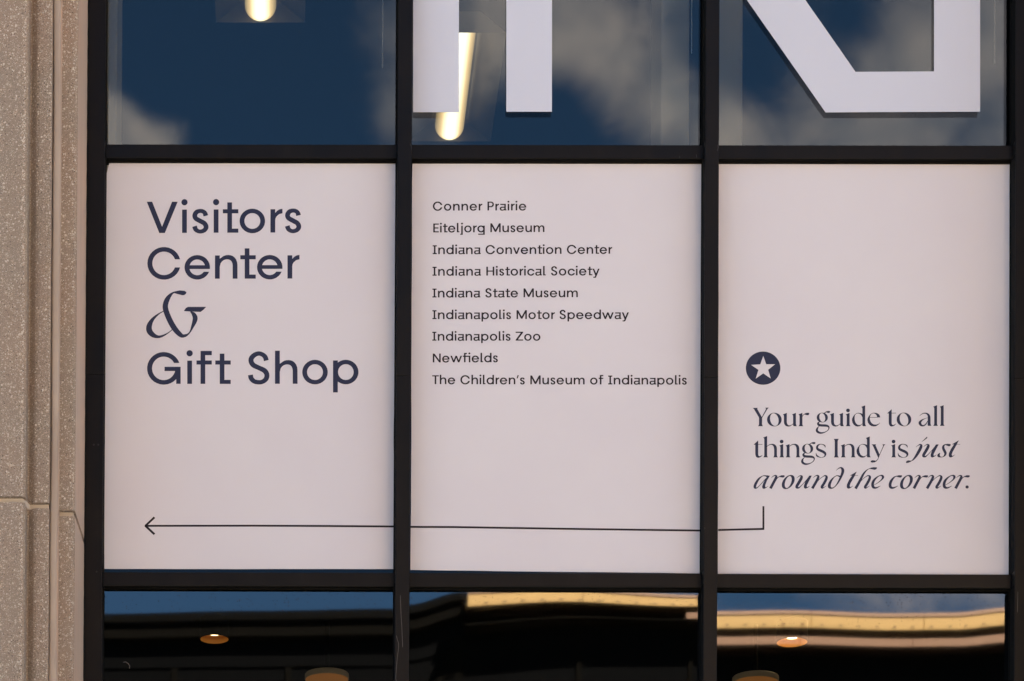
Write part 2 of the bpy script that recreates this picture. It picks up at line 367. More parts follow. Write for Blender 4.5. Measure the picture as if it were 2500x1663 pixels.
# ------------------------------------------------------------------ window frame
win = empty('window_wall', (1.1, 0, ZB), 'black metal window frame with nine panes beside the concrete pier', 'window')
for i, (a, b) in enumerate(MX):
    z = ZB; cuts = [ZB, at(1000, 915 + i * 2, MY).z - .0008, ZT]
    for k in range(2):
        MB().box(a, b, MY, .02, cuts[k] + .0008, cuts[k + 1] - .0004).build('mullion', M['frame'], win, bevel=.0018)
for i in range(3):
    x0, x1 = MX[i][1], MX[i + 1][0]
    for z0, z1 in TZ + [(ZB, ZB + .055), (ZT - .055, ZT)]:
        MB().box(x0 + .0006, x1 - .0006, TY, .035, z0, z1).build('transom', M['frame'], win, bevel=.0015)
        
    # slim glazing gaskets; black strips along the flanks and transoms paint in shadow
    zs = [ZB + .055, TZ[1][0], TZ[1][1], TZ[0][0], TZ[0][1], ZT - .055]
    for k in range(0, 6, 2):
        g = MB(); e = .006
        g.box(x0 + .0004, x0 + .0015, MY + .006, -.0105, zs[k], zs[k + 1]).box(x1 - .0015, x1 - .0004, MY + .004, -.0105, zs[k], zs[k + 1])
        g.box(x0 + .0004, x0 + .003, -.010, -.0015, zs[k], zs[k + 1]).box(x1 - e, x1 - .0004, -.010, -.0015, zs[k], zs[k + 1])
        g.box(x0 + e, x1 - e, TY + .003, -.0105, zs[k + 1] - .0018, zs[k + 1] - .0004)
        g.box(x0 + e, x1 - e, -.010, -.0015, zs[k], zs[k] + e).box(x0 + e, x1 - e, -.010, -.0015, zs[k + 1] - e * (1.6 if k == 2 else 1.2), zs[k + 1])
        g.build('gasket_and_shadow', M['gasket_and_shadow'], win)

def pane(x0, x1, z0, z1, y, m, fy, nx=36, nz=28):
    q = MB(); cx, cz = (x0 + x1) / 2, z1
    for j in range(nz + 1):
        for i in range(nx + 1):
            s, t = i / nx, j / nz; x = x0 + (x1 - x0) * s; z = z0 + (z1 - z0) * t
            q.v.append((x - cx, fy(s, z - z1), z - cz))
    for j in range(nz):
        for i in range(nx): a = j * (nx + 1) + i; q.f.append((a, a + 1, a + nx + 2, a + nx + 1))
    o = q.build('glass_pane', m, None, smooth=True)
    o.location = (cx, y, cz); o.parent = win; o.matrix_parent_inverse = Matrix.Translation(-win.location)
    return o
def interp(s, pts):
    for (a, b), (c, d) in zip(pts, pts[1:]):
        if s <= c:
            t = (s - a) / (c - a); t = t * t * (3 - 2 * t); return b + (d - b) * t
    return pts[-1][1]
TILT = [[(0, .0002), (.5, -.0006), (1, -.0012)],
        [(0, -.0016), (.18, -.0043), (.5, -.0049), (1, -.0025)],
        [(0, -.0001), (.25, -.0004), (.6, .0003), (.8, .0001), (1, -.0012)]]
for i in range(3):
    x0, x1 = MX[i][1] + .002, MX[i + 1][0] - .002
    up = lambda s, dz, i=i: .0007 * math.sin(3.1 * s + i) * math.sin(2.3 * dz + i * 1.7) + .00025 * math.sin(9 * s + 2 * i) * math.sin(6 * dz)
    pane(x0, x1, TZ[0][1], ZT - .055, 0.0, M['glass'], up)
    pane(x0, x1, TZ[0][1], ZT - .055, .022, M['glass_in'], lambda s, dz, i=i: .0005 * math.sin(2.5 * s + 2 + i) * math.sin(2.9 * dz + i))
    pane(x0, x1, TZ[1][1], TZ[0][0], 0.0, M['glass'], lambda s, dz: 0)
    # lower panes bow a little at the top edge, which bends what they mirror
    low = lambda s, dz, i=i: interp(s, TILT[i]) * dz * math.exp(dz * .9) + (0, .004 + .022 * s, .002)[i] * dz * dz * math.exp(2.5 * dz)
    pane(x0, x1, ZB + .055, TZ[1][0], .004, M['glass_low'], low, 60, 50)

# scratches in the paint of the second mullion and a nick on the lower left pane
def thin(name, pts, w, m, parent, y):
    q = MB()
    P = [at(px, py, y) for px, py in pts]
    for i in range(len(P) - 1):
        d = (P[i + 1] - P[i]).normalized(); nrm = Vector((-d.z, 0, d.x)) * w / 2
        q.add([P[i] - nrm, P[i] + nrm, P[i + 1] + nrm, P[i + 1] - nrm], [(0, 1, 2, 3)])
    return q.build(name, m, parent)
M['scr2'] = mat('scuffed_paint', (.045, .042, .045), .6)
M['scr3'] = mat('dull_screw_head', (.014, .0125, .012), .6)
M['scr'] = mat('bare_metal_scratch', (.17, .155, .145), .5)
thin('scratch', [(977.5, 1454), (979, 1500), (981, 1530), (983, 1580)], .0011, M['scr'], win, MY - .0004)
thin('scratch', [(968, 1552), (970, 1562), (973, 1570), (973, 1583), (970, 1605), (967, 1640), (966, 1656), (968, 1663)], .0010, M['scr'], win, MY - .0004)
thin('scratch', [(301, 1617), (307, 1616), (313, 1620), (317, 1626), (316, 1632)], .0018, M['scr'], win, .0015)
thin('scratch', [(2485, 1445), (2484, 1495)], .0009, M['scr'], win, MY - .0004)
thin('scratch', [(249.5, 1545), (249, 1663)], .0012, M['scr'], win, -.011)

thin('scratch', [(1001, 351), (1004, 357), (1005, 366)], .0022, M['scr2'], win, MY - .0005)
thin('scratch', [(1752, 354), (1754, 360), (1751, 368)], .0020, M['scr2'], win, MY - .0005)
thin('scratch', [(1659, 381), (1660, 386)], .0018, M['scr2'], win, TY - .0005)
thin('scratch', [(1700, 377), (1701, 385)], .0018, M['scr2'], win, TY - .0005)
for px, py in ((229, 1086), (240, 1086), (236, 1396), (968, 700), (1720, 1290)):
    pt = at(px, py, MY); q = MB()
    q.add([(pt.x + .004 * math.cos(k * math.pi / 6), MY - .0006, pt.z + .004 * math.sin(k * math.pi / 6)) for k in range(12)], [tuple(range(12))])
    q.build('screw_head', M['scr3'], win)

# ------------------------------------------------------------------ lettering engine
def tri_poly(q, pts3):
    n = len(pts3)
    q.add(pts3, [tuple(t) for t in tessellate_polygon([[Vector((p[0], p[2], 0)) for p in pts3]])])
class Ink:                        # collects printed shapes in photo px, keeps every overlap a hair apart in depth
    def __init__(s, y): s.q, s.y, s.k = MB(), y, 0
    def poly(s, pts):
        s.k += 1; y = s.y - .00004 * (s.k % 9); tri_poly(s.q, [at(px, py, y) for px, py in pts])
    def strip(s, A, B):
        s.k += 1; y = s.y - .00004 * (s.k % 9); n = len(A)
        s.q.add([at(*p, y) for p in A] + [at(*p, y) for p in B], [(i, i + 1, n + i + 1, n + i) for i in range(n - 1)])
    def build(s, name, m, parent): return s.q.build(name, m, parent)
def stroke_sides(pts):            # [(x,y,w)] -> two smooth sides
    P = []
    n = len(pts)
    for i in range(n - 1):
        p0, p1, p2, p3 = pts[max(i - 1, 0)], pts[i], pts[i + 1], pts[min(i + 2, n - 1)]
        for j in range(6):
            t = j / 6
            P.append([.5 * (2 * b + (c - a) * t + (2 * a - 5 * b + 4 * c - d) * t * t + (3 * b - a - 3 * c + d) * t ** 3) for a, b, c, d in zip(p0, p1, p2, p3)])
    P.append(list(pts[-1])); A, B = [], []
    for i, (x, y, w) in enumerate(P):
        a, b = P[max(i - 1, 0)], P[min(i + 1, len(P) - 1)]; dx, dy = b[0] - a[0], b[1] - a[1]; l = math.hypot(dx, dy) or 1
        A.append((x - dy / l * w / 2, y + dx / l * w / 2)); B.append((x + dy / l * w / 2, y - dx / l * w / 2))
    return A, B

# ---- grotesque face: units, cap height 100, y up
def ringarc(cx, cy, ox, oy, ix, iy, a0o, a1o, a0i, a1i, n=28):
    f = lambda rx, ry, a: (cx + rx * math.cos(a), cy + ry * math.sin(a))
    return ('strip', [f(ox, oy, a0o + (a1o - a0o) * k / n) for k in range(n + 1)], [f(ix, iy, a0i + (a1i - a0i) * k / n) for k in range(n + 1)])
def ring(cx, cy, ox, oy, ix, iy): return ringarc(cx, cy, ox, oy, ix, iy, 0, 2 * math.pi, 0, 2 * math.pi, 40)
def rc(x0, x1, y0, y1): return ('poly', [(x0, y0), (x1, y0), (x1, y1), (x0, y1)])
def dot(cx, cy, r): return ('poly', [(cx + r * math.cos(k * math.pi / 10), cy + r * math.sin(k * math.pi / 10)) for k in range(20)])
def arch(xa, xb):
    ko, ki = (xb - xa) / 56.7, (xb - 15.3 - xa) / 41.4
    o = [(15.3, 64), (27, 72.5), (35, 75.3), (43, 76), (51, 75), (58, 72), (64, 67), (68, 61), (71, 53), (72, 45), (72, 0)]
    i = [(56.7, 0), (56.7, 43), (55.5, 50), (52.5, 56), (48, 60), (42, 62), (36, 61.8), (29, 60), (23, 56), (18, 49), (15.3, 38)]
    return ('poly', [(xa + (x - 15.3) * ko, y) for x, y in o] + [(xa + (x - 15.3) * ki, y) for x, y in i])
def cutC(cx, cy, ox, oy, ix, iy, up, dn):
    return ringarc(cx, cy, ox, oy, ix, iy, math.asin(up / oy), 2 * math.pi - math.asin(dn / oy), math.asin(up / iy), 2 * math.pi - math.asin(dn / iy))
V_, X_ = 15.3, 74.5
def sk(pts): return ('strip',) + stroke_sides(pts)
n_ = [rc(0, V_, 0, X_), arch(V_, 72)]
G = {
 'V': (99, 1, 5, [('poly', [(0, 100), (17.4, 100), (49, 20), (81, 100), (99, 100), (58, 0), (40, 0)])]),
 'i': (V_, 9, 9, [rc(0, V_, 0, X_), dot(V_ / 2, 98, 10)]),
 's': (52.6, 8, 7, [sk([(43.8, 54.5, 15.3), (41, 63.5, 14), (33.5, 69, 13), (24, 69.8, 13), (14, 66, 14.5), (8.6, 56, 15.3), (12, 46, 15), (26.5, 37.5, 15), (39.5, 30, 15), (44.8, 19, 15.3), (40, 9, 14), (30, 4.5, 13), (20, 5, 13), (11.5, 11, 14.5), (7.8, 21, 15.3)])]),
 't': (49.5, 5.5, -1, [rc(14.3, 29.3, 0, 97), rc(0, 49.5, 62, 75), rc(14.3, 49.5, 0, 13)]),
 'o': (81.6, 7, 8, [ring(40.8, 37.3, 40.8, 39.3, 25.4, 25.2)]),
 'r': (38.5, 9, 0, [rc(0, V_, 0, X_), ('poly', [(V_, 63), (22, 70), (30, 74.5), (38.5, 76), (38.5, 61.5), (28, 59), (20, 52), (16.5, 46), (V_, 40)])]),
 'C': (107, 6, 6, [cutC(53.3, 49.5, 53.3, 52.3, 37.3, 37.6, 13, 13)]),
 'e': (81.6, 6, 7.5, [ringarc(40.8, 36.5, 40.8, 39.3, 25.2, 25.2, -math.asin(5.3 / 39.3), 2 * math.pi - math.asin(14.1 / 39.3), -math.asin(5.3 / 25.2), 2 * math.pi - math.asin(14.1 / 25.2)), rc(14, 78, 31.2, 43.3)]),
 'c': (76, 6, 5, [cutC(40.8, 36.5, 40.8, 39.3, 25.4, 25.2, 11, 11)]),
 'n': (72, 9, 9, n_),
 'h': (72, 9, 9, [rc(0, V_, 0, 106), arch(V_, 72)]),
 'm': (121, 9, 9, [rc(0, V_, 0, X_), arch(V_, 68.2), arch(68.2, 121)]),
 'u': (72, 9, 9, [(n_[0][0], [(72 - x, X_ - y) for x, y in n_[0][1]]), (n_[1][0], [(72 - x, X_ - y) for x, y in n_[1][1]])]),
 'G': (107.5, 6, 12, [ringarc(53.3, 49.5, 53.3, 52.3, 37.3, 37.6, math.asin(17.4 / 52.3), 2 * math.pi - .1, math.asin(17.4 / 37.6), 2 * math.pi - .1), rc(56, 107.5, 41, 54.5), rc(93.4, 107.5, 0, 45)]),
 'f': (49, 5.5, 4, [rc(13, 28, 0, 105.6), rc(0, 49, 62, 75), rc(13, 49, 92, 105.6)]),
 'F': (82, 5.5, 9, [rc(13, 28, 0, 105.6), rc(0, 82, 61, 74.5), rc(13, 44, 92, 105.6), rc(66.7, 82, 0, 70), dot(72, 100, 10)]),
 'S': (69, 8, 9, [sk([(58.5, 74.5, 15.8), (55, 86, 15), (46, 94, 14), (34.5, 97, 14), (21, 92.5, 15), (11, 82, 16), (10.5, 70, 16), (18, 59.5, 16), (34.5, 51.4, 15), (52.5, 42.5, 16), (60.5, 30, 16), (58, 16, 15.5), (47, 7, 14), (34.5, 5, 14), (20, 8, 14.5), (10.5, 17.5, 15.5), (8, 28.6, 15.8)])]),
 'p': (81.3, 9, 7, [ring(41, 37.3, 40.5, 39.3, 25, 25.2), rc(0, V_, -28, X_)]),
 'd': (81.3, 7, 9, [ring(40.5, 37.3, 40.5, 39.3, 25, 25.2), rc(81.3 - V_, 81.3, 0, 106)]),
 'g': (81.3, 7, 9, [ring(40.5, 37.3, 40.5, 39.3, 25, 25.2), rc(81.3 - V_, 81.3, -28, X_), rc(8, 81.3, -28, -16)]),
 'P': (70, 9, 5, [rc(0, V_, 0, 100), rc(0, 39, 87, 100), rc(0, 39, 36, 49), ringarc(38, 68, 32, 32, 17.5, 19, -math.pi / 2, math.pi / 2, -math.pi / 2, math.pi / 2)]),
 'a': (73, 6, 3, [rc(52, 66.5, 0, X_), rc(6, 66.5, 61, 74), ringarc(24, 19.7, 24, 22.5, 9.5, 10, math.pi / 2, 1.5 * math.pi, math.pi / 2, 1.5 * math.pi), rc(24, 60, 29.7, 42.2), rc(60, 73, 0, 12),
              ('poly', [(24, -2.8), (36, -2), (46, 2), (54, 9), (56, 24), (46, 13.5), (36, 10.2), (24, 9.7)])]),
 'l': (27, 9, 5, [rc(0, V_, 0, 106), rc(0, 27, 0, 12)]),
 'j': (26.3, 4, 9, [rc(11, 26.3, -28, X_), rc(0, 26.3, -28, -16), dot(18.6, 98, 10)]),
 'M': (114, 10, 10, [('poly', [(0, 0), (0, 100), (16, 100), (57, 27), (98, 100), (114, 100), (114, 0), (99, 0), (99, 70), (64, 4), (50, 4), (15, 70), (15, 0)])]),
 'N': (87, 10, 10, [('poly', [(0, 0), (0, 100), (16, 100), (72, 25), (72, 100), (87, 100), (87, 0), (72, 0), (15, 76), (15, 0)])]),
 'H': (87, 10, 10, [rc(0, V_, 0, 100), rc(72, 87, 0, 100), rc(10, 80, 44, 57)]),
 'I': (44, 6, 7, [rc(14.3, 29.6, 0, 100), rc(0, 44, 87, 100), rc(0, 44, 0, 13)]),
 'E': (60, 10, 6, [rc(0, V_, 0, 100), rc(0, 60, 87, 100), rc(0, 60, 0, 13), rc(0, 56, 43.5, 56.5)]),
 'T': (72, 3, 2, [rc(28.4, 43.7, 0, 100), rc(0, 72, 87, 100)]),
 'Z': (82, 6, 5, [('poly', [(0, 100), (82, 100), (82, 90), (24, 13), (82, 13), (82, 0), (0, 0), (0, 10), (58, 87), (0, 87)])]),
 'v': (76, 2, 2, [('poly', [(0, X_), (16, X_), (38, 20), (60, X_), (76, X_), (46, 0), (30, 0)])]),
 'w': (130, 2, 4, [('poly', [(0, X_), (16, X_), (37, 22), (58, X_), (72, X_), (93, 22), (114, X_), (130, X_), (100, 0), (86, 0), (65, 53), (44, 0), (30, 0)])]),
 'y': (78, 2, 2, [('poly', [(0, X_), (16, X_), (39, 20), (62, X_), (78, X_), (38, -22), (33, -28), (9, -28), (9, -16), (25, -16), (31, -2)])]),
 "'": (24, 3, 5, [('poly', [(12, 102), (25, 102), (12, 66), (2, 66)])]),
}
def put(ink, ch, x, base, s, sy=None):
    sy = sy or s
    for sh in G[ch][3]:
        T = lambda P: [(x + a * s, base - b * sy) for a, b in P]
        if sh[0] == 'poly': ink.poly(T(sh[1]))
        else: ink.strip(T(sh[1]), T(sh[2]))

FY = -.0030      # front of the printed film
LY = FY - .0004
def sign(name, pts, label):
    """thin printed film, slightly uneven cut edge, with real thickness"""
    n = len(pts); q = MB(); P = [at(px, py, FY) for px, py in pts]
    tri_poly(q, P)
    B = [Vector((p.x, -.0009, p.z)) for p in P]; o = len(q.v); q.v += [tuple(p) for p in P] + [tuple(p) for p in B]
    q.f += [(o + i, o + (i + 1) % n, o + n + (i + 1) % n, o + n + i) for i in range(n)]
    root = empty(name, tuple((P[0] + P[n // 2]) / 2), label, 'sign', 'printed sign panels in the window')
    q.build('film', M['film'], root); return root
def edge(a, b, n, amp, seed):
    r = random.Random(seed); out = []
    nx, ny = -(b[1] - a[1]), b[0] - a[0]; l = math.hypot(nx, ny); nx /= l; ny /= l
    ph = [r.uniform(0, 6) for _ in range(4)]
    for i in range(n):
        t = i / n; d = amp * (math.sin(5 * t + ph[0]) * .5 + math.sin(13 * t + ph[1]) * .3 + math.sin(29 * t + ph[2]) * .2)
        out.append((a[0] + (b[0] - a[0]) * t + nx * d, a[1] + (b[1] - a[1]) * t + ny * d))
    return out
def outline(tl, tr, br, bl, seed):
    return edge(tl, tr, 24, .8, seed) + edge(tr, br, 40, 1.5, seed + 1) + edge(br, bl, 24, .6, seed + 2) + edge(bl, tl, 40, .9, seed + 3)
S1_ = sign('sign_panel', [(267, 397.5)] + edge((275, 397), (966, 391.5), 24, .6, 1) + edge((967.5, 396), (960.5, 1389.5), 40, 2.8, 2) + edge((961, 1389.5), (254, 1389), 24, .4, 3) + edge((254, 1389), (257, 405), 30, .8, 4), 'blush panel reading Visitors Center & Gift Shop over a long left arrow')
S2_ = sign('sign_panel', outline((1007, 395), (1717.5, 393.5), (1712.5, 1400.3), (1002, 1391.6), 11), 'blush middle panel listing nine museums and attractions in small letters')
S3_ = sign('sign_panel', outline((1754, 394), (2471, 395), (2470, 1403.6), (1753, 1402), 21), 'blush right panel with a star badge above Your guide to all things')

def letters(root, word, pos, base0, base1, s):      # large words with measured letter positions
    ink = Ink(LY); x0, x1 = pos[0], pos[-1]
    for ch, x in zip(word, pos): put(ink, ch, x, base0 + (base1 - base0) * (x - x0) / (x1 - x0), s)
    return ink.build('word', M['ink'], root)
z4 = lambda L_: [340 + v / 4.209 for v in L_]
S_ = .7626
letters(S1_, 'Visitors', z4([77, 440, 543, 765, 859, 1031, 1348, 1496]), 569.0, 567.7, S_)
letters(S1_, 'Center', z4([83, 465, 778, 1038, 1210, 1523]), 680.9, 680.3, S_)
letters(S1_, 'Gift', z4([80, 493, 588, 781]), 937.3, 937.5, S_)
letters(S1_, 'Shop', z4([1117, 1395, 1675, 1991]), 937.3, 937.0, S_)
# ampersand, traced
ink = Ink(LY); A_ = lambda P: [(340 + p[0] / 4.209, 690 + p[1] / 4.209) + ((p[2] / 4.209,) if len(p) == 3 else ()) for p in P]
ink.poly(A_([(345, 104), (380, 88), (415, 81), (465, 85), (485, 98), (480, 115), (462, 129), (440, 130), (400, 120)]))
for s in ([(395, 88, 6), (340, 110, 20), (292, 165, 48), (268, 235, 55), (278, 300, 56), (320, 400, 57), (365, 475, 56), (410, 526, 50), (448, 549, 36), (495, 532, 12)],
          [(440, 558, 18), (480, 545, 22), (520, 510, 14), (548, 450, 30), (568, 400, 46), (574, 360, 50), (556, 322, 38), (525, 300, 8)],
          [(250, 294, 8), (200, 322, 14), (140, 375, 32), (104, 440, 54), (104, 495, 60), (140, 538, 50), (190, 557, 30), (240, 548, 20), (300, 515, 10), (340, 482, 8)]):
    ink.strip(*stroke_sides(A_(s)))
ink.poly(A_([(458, 293), (478, 262), (500, 250), (688, 250), (660, 280), (630, 302), (530, 298)]))
ink.build('ampersand', M['ink'], S1_)

def line(root, text, x0, x1, b0, b1, s=.2165):
    """small list line, tracked so that it fills its measured width; one mesh per word"""
    text = text.replace('fi', 'F'); adv = []; x = 0; prev = 0; sp = 42
    xs_ = []
    for i, ch in enumerate(text):
        if ch == ' ': x += sp; xs_.append(None); continue
        w, l, r, _ = G[ch]
        if i == 0: x = 0
        else: x += l
        xs_.append(x); x += w + r
    total = x - G[text[-1]][2]
    gaps = len(text) - 1; extra = ((x1 - x0) / s - total) / gaps
    ink = Ink(LY)
    for i, ch in enumerate(text):
        if ch == ' ':
            ink.build('word', M['ink2'], root); ink = Ink(LY); continue
        px = x0 + (xs_[i] + extra * i) * s; [put(ink, ch, px + o_, b0 + (b1 - b0) * (px - x0) / (x1 - x0), s, .217) for o_ in (-.28, .28)]
    ink.build('word', M['ink2'], root)
for t in (('Conner Prairie', 1057, 1284.5, 514.3, 513.8), ('Eiteljorg Museum', 1058, 1329, 567.6, 566.6), ('Indiana Convention Center', 1056.6, 1494.3, 620.7, 619.7),
          ('Indiana Historical Society', 1056.2, 1463.7, 673.3, 672.3), ('Indiana State Museum', 1055.9, 1410.5, 726.5, 725.7), ('Indianapolis Motor Speedway', 1055.9, 1535.2, 779.3, 778.9),
          ('Indianapolis Zoo', 1055.6, 1319.1, 831.9, 831.7), ('Newfields', 1056.9, 1215.3, 885.0, 884.4), ("The Children's Museum of Indianapolis", 1055.4, 1676.5, 938.1, 939.0)):
    line(S2_, *t)

# ---- high contrast serif, traced; local units are zoomed px (13.067 per photo px), origin at stem left / baseline
K = 13.067
def stemP(h): return ('p', [(85, -h), (85, -65), (92, -32), (115, 0), (-35, 0), (-10, -30), (0, -65), (0, -h + 100), (-10, -h + 70), (-35, -h + 48)])
def sh_(P, dx, dy): return [(p[0] - dx, p[1] - dy) + tuple(p[2:]) for p in P]
def tilt_ring(cx, cy, ao, bo, to, ai, bi, ti, n=36):
    def e(a, b, t, k): c, s = b * math.cos(k), a * math.sin(k); t = rad(t); return (cx + c * math.cos(t) - s * math.sin(t), cy + c * math.sin(t) + s * math.cos(t))
    return ('t', [e(ao, bo, to, 2 * math.pi * k / n) for k in range(n + 1)], [e(ai, bi, ti, 2 * math.pi * k / n) for k in range(n + 1)])
ARC = ('p', [(82, -360), (162, -414), (210, -428), (262, -432), (305, -424), (342, -404), (370, -372), (385, -342), (394, -305), (397, -272), (397, -72), (404, -34), (432, 0), (282, 0), (306, -27), (315, -72), (315, -232), (313, -275), (307, -312), (296, -345), (280, -372), (242, -397), (197, -400), (142, -382), (82, -342)])
R_ = {
 'i': [stemP(425), ('p', [(37 + 57 * math.cos(k * math.pi / 10), -505 + 57 * math.sin(k * math.pi / 10)) for k in range(20)])],
 'l': [stemP(660)], 'h': [stemP(680), ARC], 'n': [stemP(425), ARC],
 'u': [('p', sh_([(728, 500), (728, 790), (740, 850), (770, 888), (820, 900), (880, 880), (940, 833), (940, 848), (900, 882), (840, 925), (770, 938), (700, 915), (655, 860), (642, 790), (642, 600), (632, 568), (608, 548)], 642, 925)),
       ('p', sh_([(1018, 500), (1018, 840), (1028, 890), (1052, 925), (965, 925), (943, 915), (935, 885), (935, 600), (928, 570), (900, 548)], 642, 925))],
 'o': [tilt_ring(0, -212, 218, 230, 0, 206, 136, -13)],
 'r': [stemP(425), ('s', sh_([(1810, 625, 10), (1835, 580, 12), (1870, 545, 16), (1900, 530, 24)], 1728, 925)), ('p', sh_([(1865, 542), (1895, 518), (1930, 503), (1980, 495), (2020, 500), (2034, 518), (2030, 545), (2010, 567), (1985, 576), (1920, 562)], 1728, 925))],
 'd': [('p', sh_([(1645, 530), (1580, 506), (1510, 497), (1450, 512), (1395, 550), (1345, 615), (1315, 680), (1308, 730), (1325, 810), (1370, 880), (1430, 923), (1490, 938), (1560, 922), (1645, 850), (1645, 836), (1590, 878), (1530, 890), (1480, 875), (1430, 830), (1402, 770), (1388, 700), (1388, 630), (1402, 570), (1440, 528), (1500, 514), (1560, 530), (1610, 575), (1645, 650)], 1645, 925)),
       ('p', sh_([(1725, 260), (1725, 840), (1735, 890), (1760, 925), (1665, 925), (1643, 905), (1643, 370), (1635, 335), (1605, 308)], 1645, 925))],
 'e': [('p', sh_([(2205, 645), (2190, 585), (2165, 545), (2120, 515), (2060, 498), (2010, 495), (1950, 508), (1890, 548), (1835, 620), (1808, 680), (1802, 730), (1820, 810), (1860, 870), (1920, 915), (1990, 933), (2040, 930), (2090, 915), (2150, 875), (2210, 805), (2150, 850), (2100, 870), (2040, 875), (1980, 860), (1930, 825), (1895, 770), (1876, 710), (1875, 655), (1885, 600), (1910, 550), (1950, 520), (2010, 513), (2060, 535), (2095, 575), (2115, 635), (2115, 645)], 1802, 925)), ('p', sh_([(1875, 638), (2120, 636), (2120, 651), (1875, 652)], 1802, 925))],
 'g': [tilt_ring(360 - 185, 648 - 925, 155, 175, 0, 143, 94, -12), ('p', sh_([(418, 500), (440, 482), (470, 462), (500, 446), (550, 436), (595, 440), (610, 460), (600, 485), (580, 500), (545, 502), (490, 482), (465, 488), (440, 515)], 185, 925)),
       ('s', sh_([(268, 780, 14), (235, 815, 50), (226, 850, 62), (262, 885, 72), (340, 898, 74), (450, 903, 74), (528, 918, 62), (566, 950, 42), (568, 1000, 26), (530, 1060, 20), (455, 1108, 24), (370, 1135, 42), (290, 1138, 58), (220, 1108, 68), (187, 1060, 68), (198, 1000, 50), (228, 955, 24), (262, 925, 10)], 185, 925))],
 't': [('p', sh_([(403, 335), (403, 780), (415, 820), (450, 838), (490, 825), (545, 795), (500, 850), (440, 880), (400, 888), (350, 865), (322, 810), (315, 740), (315, 468), (262, 468)], 315, 872)), ('p', sh_([(400, 451), (540, 448), (540, 463), (400, 466)], 315, 872))],
 's': [('s', sh_([(326, 560, 4), (316, 512, 30), (285, 480, 32), (225, 456, 20), (150, 455, 24), (92, 490, 48), (62, 550, 62), (85, 610, 72), (160, 650, 80), (250, 690, 80), (312, 738, 72), (326, 790, 50), (290, 850, 26), (210, 876, 14), (130, 862, 28), (70, 830, 44), (40, 790, 28), (27, 730, 4)], 30, 872))],
 'Y': [('p', sh_([(230, 340), (388, 340), (372, 372), (520, 635), (662, 372), (635, 335), (740, 330), (700, 372), (530, 655), (525, 860), (540, 900), (560, 925), (400, 925), (425, 895), (435, 860), (435, 650), (285, 395), (265, 365)], 435, 925))],
 'a': [('s', sh_([(1376, 595, 5), (1430, 545, 14), (1500, 512, 26), (1580, 512, 36), (1640, 545, 54), (1672, 610, 74), (1677, 700, 82), (1677, 870, 84)], 1635, 912)), ('p', sh_([(1635, 840), (1720, 840), (1730, 885), (1750, 912), (1655, 912), (1635, 895)], 1635, 912)),
       ('s', sh_([(1640, 652, 8), (1540, 682, 14), (1445, 732, 42), (1385, 800, 76), (1398, 862, 74), (1450, 905, 52), (1525, 895, 36), (1590, 830, 24), (1640, 745, 10)], 1635, 912))],
 'I': [('p', sh_([(598, 283), (755, 283), (727, 320), (717, 370), (717, 800), (727, 840), (755, 875), (598, 875), (622, 840), (630, 800), (630, 370), (622, 320)], 630, 872))],
 'y': [('p', sh_([(1800, 455), (1942, 455), (1925, 490), (2055, 780), (2175, 500), (2150, 455), (2240, 455), (2195, 500), (2060, 800), (2010, 930), (1960, 995), (1900, 1030), (1830, 1040), (1775, 1025), (1780, 985), (1820, 965), (1870, 968), (1945, 978), (1985, 940), (2015, 880), (1850, 510), (1830, 475)], 1800, 872))],
}
k7, k8 = K / 8.418, K / 6.932
def zz(P, ax, ay, k): return [((p[0] - ax) * k, (p[1] - ay) * k) + ((p[2] * k,) if len(p) == 3 else ()) for p in P]
n2 = [(1612, 350, 14), (1650, 352, 30), (1668, 382, 46), (1650, 440, 50), (1610, 515, 50), (1570, 580, 48), (1580, 604, 30), (1610, 592, 14), (1662, 560, 3)]
